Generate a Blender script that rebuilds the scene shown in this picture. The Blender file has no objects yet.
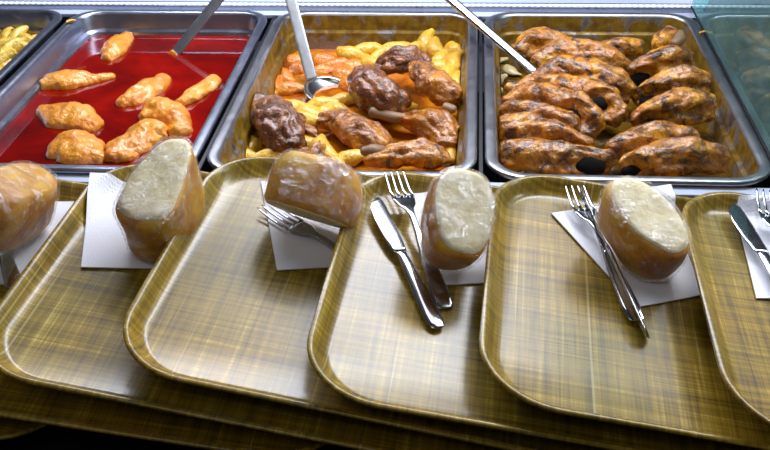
import bpy, bmesh, math, random
from mathutils import Vector, Matrix, noise, Euler

SC = bpy.context.scene
COL = SC.collection
V = Vector

# ------------------------------------------------------------------ helpers
def srgb(h):
    h = h.lstrip('#')
    c = [int(h[i:i+2], 16)/255 for i in (0, 2, 4)]
    return tuple((x/12.92 if x <= .04045 else ((x+.055)/1.055)**2.4) for x in c) + (1,)

def link(o, parent=None):
    COL.objects.link(o)
    if parent is not None:
        o.parent = parent
    return o

def tag(o, label=None, cat=None, group=None, kind=None):
    if label: o['label'] = label
    if cat: o['category'] = cat
    if group: o['group'] = group
    if kind: o['kind'] = kind
    return o

def empty(name, loc, label, cat, group=None, rot=None):
    o = bpy.data.objects.new(name, None)
    o.empty_display_size = .02
    o.location = loc
    if rot is not None:
        o.rotation_euler = rot
    link(o)
    return tag(o, label, cat, group)

def obj(name, bm, mat, parent=None, loc=None, rot=None, smooth=True, origin=None):
    """link a bmesh as one object; origin: world point subtracted from the vertices"""
    if origin is not None:
        bmesh.ops.translate(bm, vec=-V(origin), verts=bm.verts)
    bmesh.ops.recalc_face_normals(bm, faces=bm.faces)
    me = bpy.data.meshes.new(name)
    bm.to_mesh(me); bm.free()
    me.materials.append(mat)
    if smooth:
        me.polygons.foreach_set('use_smooth', [True]*len(me.polygons))
    o = bpy.data.objects.new(name, me)
    if loc is not None: o.location = loc
    if rot is not None: o.rotation_euler = rot
    return link(o, parent)

def box(bm, lo, hi):
    vs = [bm.verts.new((x, y, z)) for z in (lo[2], hi[2]) for y in (lo[1], hi[1]) for x in (lo[0], hi[0])]
    for f in ((0, 2, 3, 1), (4, 5, 7, 6), (0, 1, 5, 4), (2, 6, 7, 3), (0, 4, 6, 2), (1, 3, 7, 5)):
        bm.faces.new([vs[i] for i in f])
    return vs

def bbox(lo, hi, bev=.0015, seg=2):
    bm = bmesh.new(); box(bm, lo, hi)
    if bev:
        bmesh.ops.bevel(bm, geom=bm.edges[:], offset=bev, segments=seg, profile=.5, affect='EDGES')
    return bm

def rrect(w, d, R, inset, n=8):
    """rounded rectangle outline from (0,0) to (w,d) pulled in by inset"""
    r = max(R-inset, .012)
    P = []
    for cx, cy, a0 in ((w-inset-r, inset+r, -90), (w-inset-r, d-inset-r, 0), (inset+r, d-inset-r, 90), (inset+r, inset+r, 180)):
        for k in range(n+1):
            a = math.radians(a0+90*k/n)
            P.append((cx+r*math.cos(a), cy+r*math.sin(a)))
    return P

def shell_from_loops(w, d, R, loops, n=8, close=True, fill_last=True):
    bm = bmesh.new(); rings = []
    for inset, z in loops:
        rings.append([bm.verts.new((x, y, z)) for x, y in rrect(w, d, R, inset, n)])
    m = len(rings[0])
    def band(a, b):
        for i in range(m):
            bm.faces.new((a[i], a[(i+1) % m], b[(i+1) % m], b[i]))
    for a, b in zip(rings, rings[1:]):
        band(a, b)
    return bm, rings, band

def catmull(P, n):
    out = []
    Q = [P[0]*2-P[1]] + list(P) + [P[-1]*2-P[-2]]
    for i in range(1, len(Q)-2):
        for k in range(n):
            t = k/n
            a, b, c, d = Q[i-1], Q[i], Q[i+1], Q[i+2]
            out.append(.5*((2*b)+(c-a)*t+(2*a-5*b+4*c-d)*t*t+(3*b-a-3*c+d)*t**3))
    out.append(P[-1].copy())
    return out

def organic(spine, seed=0, nseg=20, sub=5, amp=.003, freq=28, amp2=.0012, freq2=85, up=V((0, 0, 1)), groove=0, squash=1.0):
    """a lump grown round a spine of (point, half width, half height)"""
    P = catmull([V(p) for p, a, b in spine], sub)
    A = catmull([V((a, b, 0)) for p, a, b in spine], sub)
    # rounded ends
    n = len(P)
    bm = bmesh.new(); rings = []
    off = V((seed*3.7, seed*1.3, seed*2.1))
    def frame(i):
        t = (P[min(i+1, n-1)]-P[max(i-1, 0)]).normalized()
        s = t.cross(up)
        s = s.normalized() if s.length > 1e-6 else V((1, 0, 0))
        return t, s, s.cross(t).normalized()
    stations = []
    t0, _, _ = frame(0); t1, _, _ = frame(n-1)
    for k in (0.12, .38, .7):           # start cap
        c = math.sqrt(1-(1-k)**2)
        stations.append((P[0]-t0*A[0].x*.8*(1-k), A[0]*c, 0))
    for i in range(n):
        stations.append((P[i], A[i], i))
    for k in (.7, .38, .12):
        c = math.sqrt(1-(1-k)**2)
        stations.append((P[-1]+t1*A[-1].x*.8*(1-k), A[-1]*c, n-1))
    N = len(stations)
    for j, (p, ab, i) in enumerate(stations):
        t, s, u = frame(i)
        ring = []
        for k in range(nseg):
            th = 2*math.pi*k/nseg
            cx, cy = math.cos(th), math.sin(th)
            q = p + s*(ab.x*cx) + u*(ab.y*cy*(squash if cy < 0 else 1))
            nrm = (s*cx+u*cy)
            d = amp*noise.fractal(q*freq+off, 1, 2, 3)+amp2*noise.noise(q*freq2+off)
            if groove:
                d -= groove*max(0, noise.noise(V((j/N*1.6+seed, math.sin(th)*2.2, math.cos(th)*2.2))))
            ring.append(bm.verts.new(q+nrm*d))
        rings.append(ring)
    for a, b in zip(rings, rings[1:]):
        for k in range(nseg):
            bm.faces.new((a[k], a[(k+1) % nseg], b[(k+1) % nseg], b[k]))
    for ring, sgn in ((rings[0], -1), (rings[-1], 1)):
        c = sum((v.co for v in ring), V())/nseg
        cv = bm.verts.new(c)
        for k in range(nseg):
            bm.faces.new((ring[k], ring[(k+1) % nseg], cv))
    return bm

def lumps(spines, seed=0, voxel=.0028, amp=.004, freq=24, amp2=.0014, freq2=80, ridge=.0022, dents=(), fine=.0006):
    """several lobes fused into one skin, then wrinkled and dented"""
    me = bpy.data.meshes.new('work'); bm = bmesh.new()
    for sp in spines:
        b = organic(sp, seed, nseg=20, sub=5, amp=0, amp2=0)
        bmesh.ops.recalc_face_normals(b, faces=b.faces)
        tmp = bpy.data.meshes.new('work_lobe'); b.to_mesh(tmp); b.free(); bm.from_mesh(tmp); bpy.data.meshes.remove(tmp)
    bm.to_mesh(me); bm.free()
    o = bpy.data.objects.new('work', me); COL.objects.link(o)
    md = o.modifiers.new('fuse', 'REMESH'); md.mode = 'VOXEL'; md.voxel_size = voxel
    dg = bpy.context.evaluated_depsgraph_get(); ev = o.evaluated_get(dg)
    out = bmesh.new(); out.from_mesh(ev.to_mesh()); ev.to_mesh_clear()
    bpy.data.objects.remove(o); bpy.data.meshes.remove(me)
    bmesh.ops.smooth_vert(out, verts=out.verts, factor=.5, use_axis_x=True, use_axis_y=True, use_axis_z=True)
    bmesh.ops.smooth_vert(out, verts=out.verts, factor=.5, use_axis_x=True, use_axis_y=True, use_axis_z=True)
    out.normal_update()
    sp = spines[0]; ax = (V(sp[-1][0])-V(sp[0][0])).normalized()
    off = V((seed*3.7, seed*1.3, seed*2.1)); moves = []
    for v in out.verts:
        q = v.co; al = ax*q.dot(ax); st = q-al*.62           # folds run along the piece
        d = amp*noise.fractal(q*freq+off, 1, 2, 3)+amp2*noise.fractal(q*freq2+off, 1, 2, 2)
        d -= ridge*(1-abs(noise.noise(st*62+off))*2.2)
        d += fine*noise.noise(q*260+off)
        m = v.normal*d
        for c, r, dep in dents:
            k = (q-V(c)).length/r
            if k < 1: m += -V((0, -.55, .83))*dep*(1-k*k)**1.3
        moves.append(m)
    for v, m in zip(out.verts, moves): v.co += m
    out.normal_update()
    return out

def loft(stations, nseg=10, power=.6):
    """stations: (x, y, z, half width, half thickness) along local x; superelliptic sections"""
    bm = bmesh.new(); rings = []
    for x, y, z, a, b in stations:
        ring = []
        for k in range(nseg):
            th = 2*math.pi*(k+.5)/nseg
            c, s = math.cos(th), math.sin(th)
            ring.append(bm.verts.new((x, y+a*math.copysign(abs(c)**power, c), z+b*math.copysign(abs(s)**power, s))))
        rings.append(ring)
    for p, q in zip(rings, rings[1:]):
        for k in range(nseg):
            bm.faces.new((p[k], p[(k+1) % nseg], q[(k+1) % nseg], q[k]))
    bm.faces.new(rings[0]); bm.faces.new(rings[-1])
    return bm

def frame_rot(a, b, n):
    """rotation whose local x runs from a to b and local z is close to n"""
    x = (V(b)-V(a)).normalized(); z = (V(n)-x*V(n).dot(x)).normalized(); y = z.cross(x)
    return Matrix((x, y, z)).transposed()

# ------------------------------------------------------------------ materials
class Mat:
    def __init__(s, name):
        s.m = bpy.data.materials.new(name); s.m.use_nodes = True
        s.nt = s.m.node_tree; s.b = s.nt.nodes['Principled BSDF']; s.out = s.nt.nodes['Material Output']
    def n(s, t, **kw):
        nd = s.nt.nodes.new(t)
        for k, v in kw.items():
            if k.startswith('_'): setattr(nd, k[1:], v)
            else: nd.inputs[k.replace('__', ' ')].default_value = v
        return nd
    def l(s, a, b): s.nt.links.new(a, b)
    def coord(s, scale=(1, 1, 1), rnd=True):
        tc = s.n('ShaderNodeTexCoord'); mp = s.n('ShaderNodeMapping'); mp.inputs['Scale'].default_value = scale
        s.l(tc.outputs['Object'], mp.inputs['Vector'])
        if rnd:
            oi = s.n('ShaderNodeObjectInfo'); mu = s.n('ShaderNodeMath', _operation='MULTIPLY'); mu.inputs[1].default_value = 37.0
            s.l(oi.outputs['Random'], mu.inputs[0]); s.l(mu.outputs[0], mp.inputs['Location'])
        return mp.outputs['Vector']
    def noise(s, vec, scale, detail=3, rough=.55, dist=0):
        nd = s.n('ShaderNodeTexNoise', Scale=scale, Detail=detail, Roughness=rough, Distortion=dist)
        s.l(vec, nd.inputs['Vector']); return nd.outputs['Fac']
    def ramp(s, fac, stops):
        r = s.n('ShaderNodeValToRGB'); e = r.color_ramp.elements
        while len(e) < len(stops): e.new(.5)
        for el, (p, c) in zip(e, stops):
            el.position = p; el.color = c if len(c) == 4 else (*c, 1)
        s.l(fac, r.inputs['Fac']); return r.outputs['Color']
    def mix(s, fac, a, b, mode='MIX'):
        m = s.n('ShaderNodeMix', _data_type='RGBA', _blend_type=mode)
        for v, i in ((fac, 0), (a, 6), (b, 7)):
            if hasattr(v, 'is_output'): s.l(v, m.inputs[i])
            else: m.inputs[i].default_value = v
        return m.outputs[2]
    def math(s, op, a, b=None):
        m = s.n('ShaderNodeMath', _operation=op)
        for v, i in ((a, 0), (b, 1)):
            if v is None: continue
            if hasattr(v, 'is_output'): s.l(v, m.inputs[i])
            else: m.inputs[i].default_value = v
        return m.outputs[0]
    def bump(s, h, strength, dist=.001):
        b = s.n('ShaderNodeBump', Strength=strength, Distance=dist)
        s.l(h, b.inputs['Height']); s.l(b.outputs['Normal'], s.b.inputs['Normal'])
    def set(s, **kw):
        for k, v in kw.items():
            k = k.replace('__', ' ')
            if hasattr(v, 'is_output'): s.l(v, s.b.inputs[k])
            else: s.b.inputs[k].default_value = v
        return s

BLK, WHT = (0, 0, 0, 1), (1, 1, 1, 1)

def steel(name, col='#b9bcc4', rough=.25, stain=None, brushed=(1, 1, 1)):
    M = Mat(name); v = M.coord(brushed)
    n = M.noise(v, 60, 4)
    base = M.ramp(n, [(.3, tuple(c*.85 for c in srgb(col)[:3])), (.7, srgb(col))])
    r = M.n('ShaderNodeMapRange'); M.l(n, r.inputs[0]); r.inputs[3].default_value = rough*.8; r.inputs[4].default_value = rough*1.25
    if stain:
        v2 = M.coord((1, 1, 1)); amount, c1, c2 = stain
        a = M.noise(v2, 26, 6, .65, .6)
        mask = M.ramp(a, [(amount, BLK), (amount+.12, WHT)])
        sc = M.ramp(M.noise(v2, 70, 4), [(.35, srgb(c1)), (.65, srgb(c2))])
        # the baked-on crust stays inside the basin, off the flange
        g = M.n('ShaderNodeTexCoord'); sx = M.n('ShaderNodeSeparateXYZ'); M.l(g.outputs['Object'], sx.inputs[0])
        inside = M.math('LESS_THAN', sx.outputs['Z'], -.004)
        mask2 = M.math('MULTIPLY', mask, inside)
        base = M.mix(mask2, base, sc)
        met = M.math('SUBTRACT', 1.0, M.math('MULTIPLY', mask2, .75))
        M.set(Metallic=met)
    else:
        M.set(Metallic=1.0)
    M.set(Base__Color=base, Roughness=r.outputs[0])
    return M.m

def tray_mat():
    M = Mat('woven_laminate')
    vx = M.coord((14, 560, 40)); vy = M.coord((560, 14, 40)); v = M.coord((1, 1, 1))
    a = M.noise(vx, 1, 3, .6); b = M.noise(vy, 1, 3, .6)
    vx2 = M.coord((3, 240, 10)); vy2 = M.coord((190, 3, 10))
    a2 = M.noise(vx2, 1, 2); b2 = M.noise(vy2, 1, 2)
    t = M.math('MULTIPLY', M.math('ADD', M.math('ADD', a, b), M.math('ADD', a2, b2)), .25)
    base = M.ramp(t, [(.35, srgb('#3a3007')), (.45, srgb('#75620c')), (.55, srgb('#9c841a')), (.67, srgb('#d6c66c'))])
    patch = M.ramp(M.noise(v, 7, 2), [(.35, srgb('#7c7440')), (.65, srgb('#cba544'))])
    base = M.mix(.35, base, patch, 'OVERLAY')
    # pale single threads
    th = M.ramp(M.noise(M.coord((330, 2.5, 10)), 1, 1), [(.70, BLK), (.75, WHT)])
    base = M.mix(M.math('MULTIPLY', th, .30), base, srgb('#e3d49a'))
    th2 = M.ramp(M.noise(M.coord((2.5, 300, 10)), 1, 1), [(.70, BLK), (.76, WHT)])
    base = M.mix(M.math('MULTIPLY', th2, .35), base, srgb('#54371a'))
    M.set(Base__Color=base, Roughness=.55, Coat__Weight=.75, Coat__Roughness=.22, Specular__IOR__Level=.25)
    M.bump(t, .35, .0008)
    return M.m

def meat(name, pale, mid, brown, burnt, b0=.52, b1=.62, rough=.28, streak=None, scale=1.0):
    M = Mat(name); v = M.coord((1, 1, 1))
    n1 = M.noise(v, 22*scale, 5, .6, .4); n2 = M.noise(v, 60*scale, 5, .6, .3); n3 = M.noise(v, 34*scale, 6, .68, .8)
    base = M.ramp(n1, [(.32, srgb(pale)), (.5, srgb(mid)), (.66, srgb(brown))])
    fine = M.ramp(n2, [(.35, srgb(pale)), (.6, srgb(mid))])
    base = M.mix(.4, base, fine)
    br = M.ramp(M.noise(v, 90*scale, 4, .7), [(.3, srgb(burnt)), (.7, srgb(brown))])
    base = M.mix(M.math('MULTIPLY', M.ramp(n3, [(b0, BLK), (b1+.07, WHT)]), .93), base, br)
    spk = M.ramp(M.noise(v, 240, 2), [(.70, BLK), (.74, WHT)])
    base = M.mix(M.math('MULTIPLY', spk, .6), base, srgb(burnt))
    M.set(Base__Color=base, Roughness=rough, Specular__IOR__Level=.6, Coat__Weight=.55, Coat__Roughness=.16, Subsurface__Weight=.0, Subsurface__Radius=(.008, .003, .001), Subsurface__Scale=.4)
    h = M.math('ADD', M.noise(v, 130, 4, .6), M.math('MULTIPLY', n2, 1.5))
    M.bump(h, 1.0, .0030)
    cb = M.n('ShaderNodeBump', Strength=.6, Distance=.0012); M.l(h, cb.inputs['Height']); M.l(cb.outputs[0], M.b.inputs['Coat Normal'])
    return M.m

def liquid(name, c1, c2, c3, rough=.06, scale=14, bump=.15):
    M = Mat(name); v = M.coord((1, 1, 1), False)
    n = M.noise(v, scale, 4, .6, .5)
    M.set(Base__Color=M.ramp(n, [(.33, srgb(c1)), (.5, srgb(c2)), (.68, srgb(c3))]), Roughness=rough, Specular__IOR__Level=.5)
    M.bump(M.noise(v, 30, 3), bump, .001)
    return M.m

def crust_mat():
    M = Mat('bread_crust'); v = M.coord((1, 1, 1))
    n = M.noise(v, 24, 5, .6, .3)
    M.set(Base__Color=M.ramp(n, [(.3, srgb('#9a5a00')), (.46, srgb('#c48304')), (.60, srgb('#d8a412')), (.75, srgb('#dcc030'))]), Roughness=.5)
    M.bump(M.noise(v, 160, 3), .3, .001)
    return M.m

def crumb_mat():
    M = Mat('bread_crumb'); v = M.coord((1, 1, 1))
    n = M.noise(v, 90, 5, .65)
    M.set(Base__Color=M.ramp(n, [(.3, srgb('#d2bd86')), (.5, srgb('#e9dcb2')), (.7, srgb('#f4ecd0'))]), Roughness=.8)
    M.bump(n, .6, .002)
    return M.m

def film_mat():
    M = Mat('cling_film')
    v = M.coord((1, 1, 1)); vs = M.coord((26, 60, 44))
    w = M.noise(vs, 1.6, 4, .6, 1.6); w2 = M.noise(v, 120, 3, .6, 1.2)
    rid = M.math('ABSOLUTE', M.math('SUBTRACT', w, .5)); rid2 = M.math('ABSOLUTE', M.math('SUBTRACT', w2, .5))
    h = M.math('ADD', rid, M.math('MULTIPLY', rid2, .5))
    bp = M.n('ShaderNodeBump', Strength=1.0, Distance=.007); M.l(h, bp.inputs['Height'])
    g = M.n('ShaderNodeBsdfGlossy', Roughness=.19); g.inputs['Color'].default_value = (1, 1, 1, 1)
    M.l(bp.outputs[0], g.inputs['Normal'])
    t = M.n('ShaderNodeBsdfTransparent'); d = M.n('ShaderNodeBsdfDiffuse'); d.inputs['Color'].default_value = (.9, .9, .92, 1)
    lw = M.n('ShaderNodeLayerWeight', Blend=.25); M.l(bp.outputs[0], lw.inputs['Normal'])
    cling = M.ramp(M.noise(M.coord((16, 34, 26)), 1.5, 4, .62, .8), [(.50, BLK), (.62, WHT)])
    f = M.math('ADD', M.math('ADD', M.math('MULTIPLY', lw.outputs['Fresnel'], .2), .03), M.math('MULTIPLY', cling, .24))
    m1 = M.n('ShaderNodeMixShader'); M.l(f, m1.inputs[0]); M.l(t.outputs[0], m1.inputs[1]); M.l(g.outputs[0], m1.inputs[2])
    cre = M.math('MULTIPLY', M.ramp(rid, [(.0, WHT), (.022, BLK)]), M.ramp(w2, [(.42, BLK), (.58, WHT)]))  # white streaks along the creases: film highlights painted as diffuse colour
    m2 = M.n('ShaderNodeMixShader'); M.l(M.math('MULTIPLY', cre, .55), m2.inputs[0]); M.l(m1.outputs[0], m2.inputs[1]); M.l(d.outputs[0], m2.inputs[2])
    M.l(m2.outputs[0], M.out.inputs['Surface'])
    return M.m

def paper_mat():
    M = Mat('napkin_paper'); v = M.coord((1, 1, 1), False)
    vo = M.n('ShaderNodeTexVoronoi', Scale=420); M.l(v, vo.inputs['Vector'])
    M.set(Base__Color=srgb('#e9ebf4'), Roughness=.9)
    M.bump(vo.outputs['Distance'], .35, .0006)
    return M.m

def plain(name, col, rough=.5, metal=0.0, nscale=40, var=.15, emit=0):
    M = Mat(name); v = M.coord((1, 1, 1), False); c = srgb(col)
    M.set(Base__Color=M.ramp(M.noise(v, nscale, 3), [(.3, tuple(x*(1-var) for x in c[:3])), (.7, tuple(min(1, x*(1+var)) for x in c[:3]))]), Roughness=rough, Metallic=metal)
    return M.m

def glass_mat():
    M = Mat('divider_glass')
    t = M.n('ShaderNodeBsdfTransparent'); t.inputs['Color'].default_value = (.74, .92, .90, 1)
    g = M.n('ShaderNodeBsdfGlossy', Roughness=.03); g.inputs['Color'].default_value = (.75, 1, .97, 1)
    d = M.n('ShaderNodeBsdfDiffuse'); d.inputs['Color'].default_value = (.42, .85, .84, 1)
    fr = M.n('ShaderNodeFresnel', IOR=1.5)
    m0 = M.n('ShaderNodeMixShader'); M.l(t.outputs[0], m0.inputs[1]); M.l(d.outputs[0], m0.inputs[2])
    sm = M.noise(M.coord((1, 1, 1), False), 9, 3)
    M.l(M.math('MULTIPLY', sm, .45), m0.inputs[0])
    m1 = M.n('ShaderNodeMixShader'); M.l(fr.outputs[0], m1.inputs[0]); M.l(m0.outputs[0], m1.inputs[1]); M.l(g.outputs[0], m1.inputs[2])
    M.l(m1.outputs[0], M.out.inputs['Surface'])
    return M.m

def led_mat():
    M = Mat('led_row'); tc = M.n('ShaderNodeTexCoord'); sx = M.n('ShaderNodeSeparateXYZ'); M.l(tc.outputs['Object'], sx.inputs[0])
    s = M.math('SINE', M.math('MULTIPLY', sx.outputs['X'], 2*math.pi/.0095))
    col = M.ramp(M.math('ADD', M.math('MULTIPLY', s, .5), .5), [(.3, srgb('#8ea6cc')), (.7, (1, 1, 1, 1))])
    M.set(Base__Color=srgb('#dfe6f4'), Roughness=.3)
    M.l(col, M.b.inputs['Emission Color']); M.b.inputs['Emission Strength'].default_value = 1.1
    return M.m

m_steel = steel('brushed_steel', '#a9adb8', .28)
m_steel_dark = steel('counter_steel', '#8f95a3', .35)
m_tool = steel('brushed_tool_steel', '#c2c5cc', .42)
m_pan_sauce = steel('pan_steel_clean', '#a9aec0', .33, stain=(.60, '#7a3a16', '#a8631f'))
m_pan_brown = steel('pan_steel_stained', '#aeaeb4', .33, stain=(.35, '#6a4a14', '#94741f'))
m_cut = steel('cutlery_steel', '#c4c6cc', .13)
m_cut_dull = steel('spoon_steel', '#b7b9bd', .22)
m_tray = tray_mat()
m_breast = meat('poached_chicken', '#f2a83a', '#ea9420', '#dc7410', '#b84404', .64, .78, .28, scale=.9)
m_dark = meat('dark_roast_chicken', '#b06a24', '#74380f', '#3a1a0a', '#0e0604', .50, .58, .26, scale=1.3)
m_leg = meat('roast_chicken_skin', '#dc9420', '#a4580c', '#5a280a', '#160a06', .52, .62, .24, scale=1.3)
m_gold = meat('golden_roast_skin', '#ffb420', '#c06e0a', '#54220a', '#120806', .455, .54, .22, scale=1.35)
m_pot = meat('boiled_potato', '#f0c53a', '#e6ae22', '#d99a1c', '#b36a12', .70, .85, .35)
m_potor = meat('potato_in_sauce', '#e79a1e', '#df7d14', '#cf6410', '#a6450c', .66, .8, .25)
m_strip = meat('pale_potato', '#f2d266', '#e9bf45', '#dba62e', '#c08a1c', .72, .88, .35)
m_bone = plain('chicken_bone', '#8d6f52', .45)
m_hole = plain('charred_hollow_shade', '#0a0504', 1.0)  # char plus the shade inside the hollows, as one near-black colour
m_red = liquid('paprika_sauce', '#5c0200', '#7c0500', '#9a0e02', .05, 8, .06)
m_orange = liquid('orange_broth', '#8f4204', '#b86406', '#cf8a12', .10, 30, .5)
m_gravy = liquid('brown_gravy', '#362304', '#563c0a', '#80601a', .10, 24, .4)
m_crust, m_crumb, m_film, m_paper = crust_mat(), crumb_mat(), film_mat(), paper_mat()
m_onion = plain('cooked_onion', '#b9a878', .3)
m_black = plain('black_laminate', '#101010', .45)
m_white = plain('pale_panel', '#bcc4dd', .4, 0, 6, .05)
m_floor = plain('dark_tiles', '#1c1b1a', .5, 0, 5, .2)
m_glass = glass_mat()
m_led = led_mat()
m_dk = plain('dark_gasket', '#15171c', .5)

# ------------------------------------------------------------------ camera
cam = bpy.data.objects.new('camera', bpy.data.cameras.new('camera')); link(cam)
f_px, p_, y_, r_ = 950.0, 0.57416190, 0.10044370, -0.03029482
fw = V((-math.sin(y_)*math.cos(p_), math.cos(y_)*math.cos(p_), -math.sin(p_)))
rt = V((math.cos(y_), math.sin(y_), 0)); up = rt.cross(fw)
R_ = rt*math.cos(r_)+up*math.sin(r_); U_ = -rt*math.sin(r_)+up*math.cos(r_)
cam.matrix_world = Matrix.Translation((0.31814, -0.92997, 0.53827)) @ Matrix((R_, U_, -fw)).transposed().to_4x4()
cam.data.sensor_width = 36; cam.data.lens = 36*f_px/770; cam.data.clip_start = .02
SC.camera = cam

# ------------------------------------------------------------------ the setting
PW, PL = .325, .53
def structure(o): o['kind'] = 'structure'; return o
structure(obj('floor', bbox((-1.6, -2.0, -.95), (2.4, 1.6, -.90), 0), m_floor, smooth=False))
structure(obj('trim_1', bbox((-1.6, .640, -.10), (2.4, .66, .05), .003), m_white, smooth=False))
# counter with its front upstand
def counter():
    bm = bmesh.new()
    box(bm, (-1.4, -.014, -.90), (2.2, -.004, -.0095))
    return bm
t = empty('serving_counter', (.3, .27, -.9), 'stainless steel serving counter holding the food pans', 'counter')
def cpart(name, lo, hi, m, bev=.0012):
    bm = bbox(lo, hi, bev); return obj(name, bm, m, t, origin=(.3, .27, -.9), smooth=False)
cpart('front_panel', (-1.4, -.016, -.90), (2.2, -.006, -.012), m_steel)
cpart('front_edge', (-1.4, -.0150, -.0118), (2.2, .004, -.0075), m_white)
cpart('rear_ledge', (-1.4, .526, -.014), (2.2, .638, -.0075), m_white)
cpart('well_floor', (-1.4, -.005, -.20), (2.2, .636, -.19), m_dk)
for x in (-.3315, .0035, .3345, .6665):
    cpart('pan_support_bar', (x-.0025, .005, -.012), (x+.0025, .525, -.0078), m_dk, .0005)
# tray slide
t = empty('tray_slide', (.3, -.24, -.9), 'black tray slide shelf under the stacked trays', 'shelf')
obj('shelf_board', bbox((-1.4, -.46, -.098), (2.2, -.017, -.0752), .003), m_black, t, origin=(.3, -.24, -.9), smooth=False)
for x in (-.9, 0, .9, 1.8):
    obj('bracket', bbox((x-.015, -.43, -.9), (x+.015, -.05, -.0985), .002), m_black, t, origin=(.3, -.24, -.9), smooth=False)
# strip of lights along the rear ledge
t = empty('light_strip', (.3, .552, -.0075), 'strip of small white lights along the back of the pans', 'light')
obj('housing', bbox((-1.2, .5455, -.0073), (2.0, .566, .0005), .001), m_steel, t, origin=(.3, .552, -.0075), smooth=False)
obj('led_row', bbox((-1.19, .5475, .0007), (1.99, .5535, .0030), .0006), m_led, t, origin=(.3, .552, -.0075), smooth=False)
# glass divider right of the roast chicken
t = empty('glass_divider', (.6665, .27, -.0045), 'upright greenish glass divider at the right of the roast chicken pan', 'glass divider')
obj('pane', bbox((.6640, .004, .004), (.6690, .545, .40), .001), m_glass, t, origin=(.6665, .27, -.0045), smooth=False)
obj('seal', bbox((.6630, .003, .0008), (.6700, .548, .0038), .0005), m_dk, t, origin=(.6665, .27, -.0045), smooth=False)
obj('clip', bbox((.6612, .006, .0032), (.6718, .020, .018), .001), m_dk, t, origin=(.6665, .27, -.0045), smooth=False)

# ------------------------------------------------------------------ food pans
def pan(x0, w, label, m, depth=.075):
    loops = [(.0015, -.0065), (0, -.004), (.0008, -.001), (.003, 0), (.0105, 0), (.0135, -.0012), (.0155, -.005), (.018, -.026), (.0185, -.0275), (.0225, -.0295), (.0235, -.0315), (.0275, -depth+.012), (.031, -depth+.004), (.039, -depth)]
    inner = len(loops)
    loops += [(.039, -depth-.001), (.030, -depth+.003), (.0264, -depth+.012), (.0224, -.0318), (.0215, -.0303), (.0174, -.0282), (.0143, -.005), (.0125, -.0022), (.0095, -.0012), (.004, -.0012), (.0025, -.0030)]
    bm, rings, band = shell_from_loops(w, PL, .052, loops, n=9)
    band(rings[-1], rings[0])
    # the floor: remove the band between the two bottom rings and fill both
    a, b = rings[inner-1], rings[inner]
    for f in [f for f in bm.faces if all(v in set(a) | set(b) for v in f.verts)]: bm.faces.remove(f)
    bm.faces.new(a); bm.faces.new(list(reversed(b)))
    o = obj('food_pan', bm, m, loc=(x0, 0, 0))
    return tag(o, label, 'pan', 'steel food pans in the counter')
PANS = {0: (-.663, .325), 1: (-.327, .326), 2: (.0085, .3215), 3: (.339, .325), 4: (.671, .325)}
pan(*PANS[0], 'steel food pan of yellow potato strips at the far left', m_pan_sauce)
pan(*PANS[1], 'steel food pan filled with red sauce', m_pan_sauce)
pan(*PANS[2], 'steel food pan of chicken legs and potatoes', m_pan_brown)
pan(*PANS[3], 'steel food pan packed with long roast chicken pieces', m_pan_brown)
pan(*PANS[4], 'steel food pan seen through the greenish glass', m_pan_brown)
def fill(pi, z, m, name, label, cat, depth=.075):
    x0, w = PANS[pi]
    ins = .0235+(.004)*(-z-.0315)/.0315 if z < -.0315 else .0235
    bm, rings, band = shell_from_loops(w, PL, .052, [(ins+.0006, z), (.0283, -depth+.0125), (.041, -depth+.0045)], n=9)
    bm.faces.new(rings[0]); bm.faces.new(list(reversed(rings[-1])))
    o = obj(name, bm, m, loc=(x0, 0, 0), smooth=False)
    return tag(o, label, cat, kind='stuff')
fill(0, -.060, m_gravy, 'pan_juice', 'thin yellow juice under the potato strips', 'sauce')
fill(1, -.036, m_red, 'paprika_sauce', 'glossy deep red sauce around the pale chicken pieces', 'sauce')
fill(2, -.056, m_orange, 'orange_broth', 'orange broth around the potatoes and chicken legs', 'sauce')
fill(3, -.050, m_gravy, 'brown_gravy', 'brownish yellow gravy under the long roast chicken pieces', 'sauce')
fill(4, -.050, m_gravy, 'pan_gravy', 'brownish gravy in the pan behind the glass', 'sauce')

# ------------------------------------------------------------------ trays
TR = [
 ('front', (-0.5194, -0.3773, 0.0239, 0.1405, 0.0472, -0.0281), 'brown woven tray lowest of the stack, only its rounded corner showing bottom left'),
 ('O', (-0.2734, -0.3807, 0.0148, 0.1427, 0.0399, -0.0093), 'brown woven tray at the left holding the half-visible brown bread'),
 ('A', (-0.1087, -0.3603, 0.0157, 0.1425, 0.0467, -0.0669), 'brown woven tray with tall white-topped bread on a napkin before the red sauce'),
 ('B', (0.0158, -0.3535, 0.0200, 0.1454, 0.0589, -0.0784), 'brown woven tray with rounded brown roll lying over a fork'),
 ('C', (0.1828, -0.3740, 0.0166, 0.1383, 0.0492, -0.0473), 'brown woven tray with knife and fork left of an upright cut bread'),
 ('D', (0.3285, -0.3716, 0.0160, 0.1338, 0.0467, -0.0500), 'brown woven tray with knife crossing a fork on a napkin beside half a loaf'),
 ('E', (0.5240, -0.3962, 0.0153, 0.1400, 0.0420, -0.0206), 'brown woven tray at the right edge, topmost of the stack'),
]
TW, TD, TRD = .500, .3445, .0699
FR = {}
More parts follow.
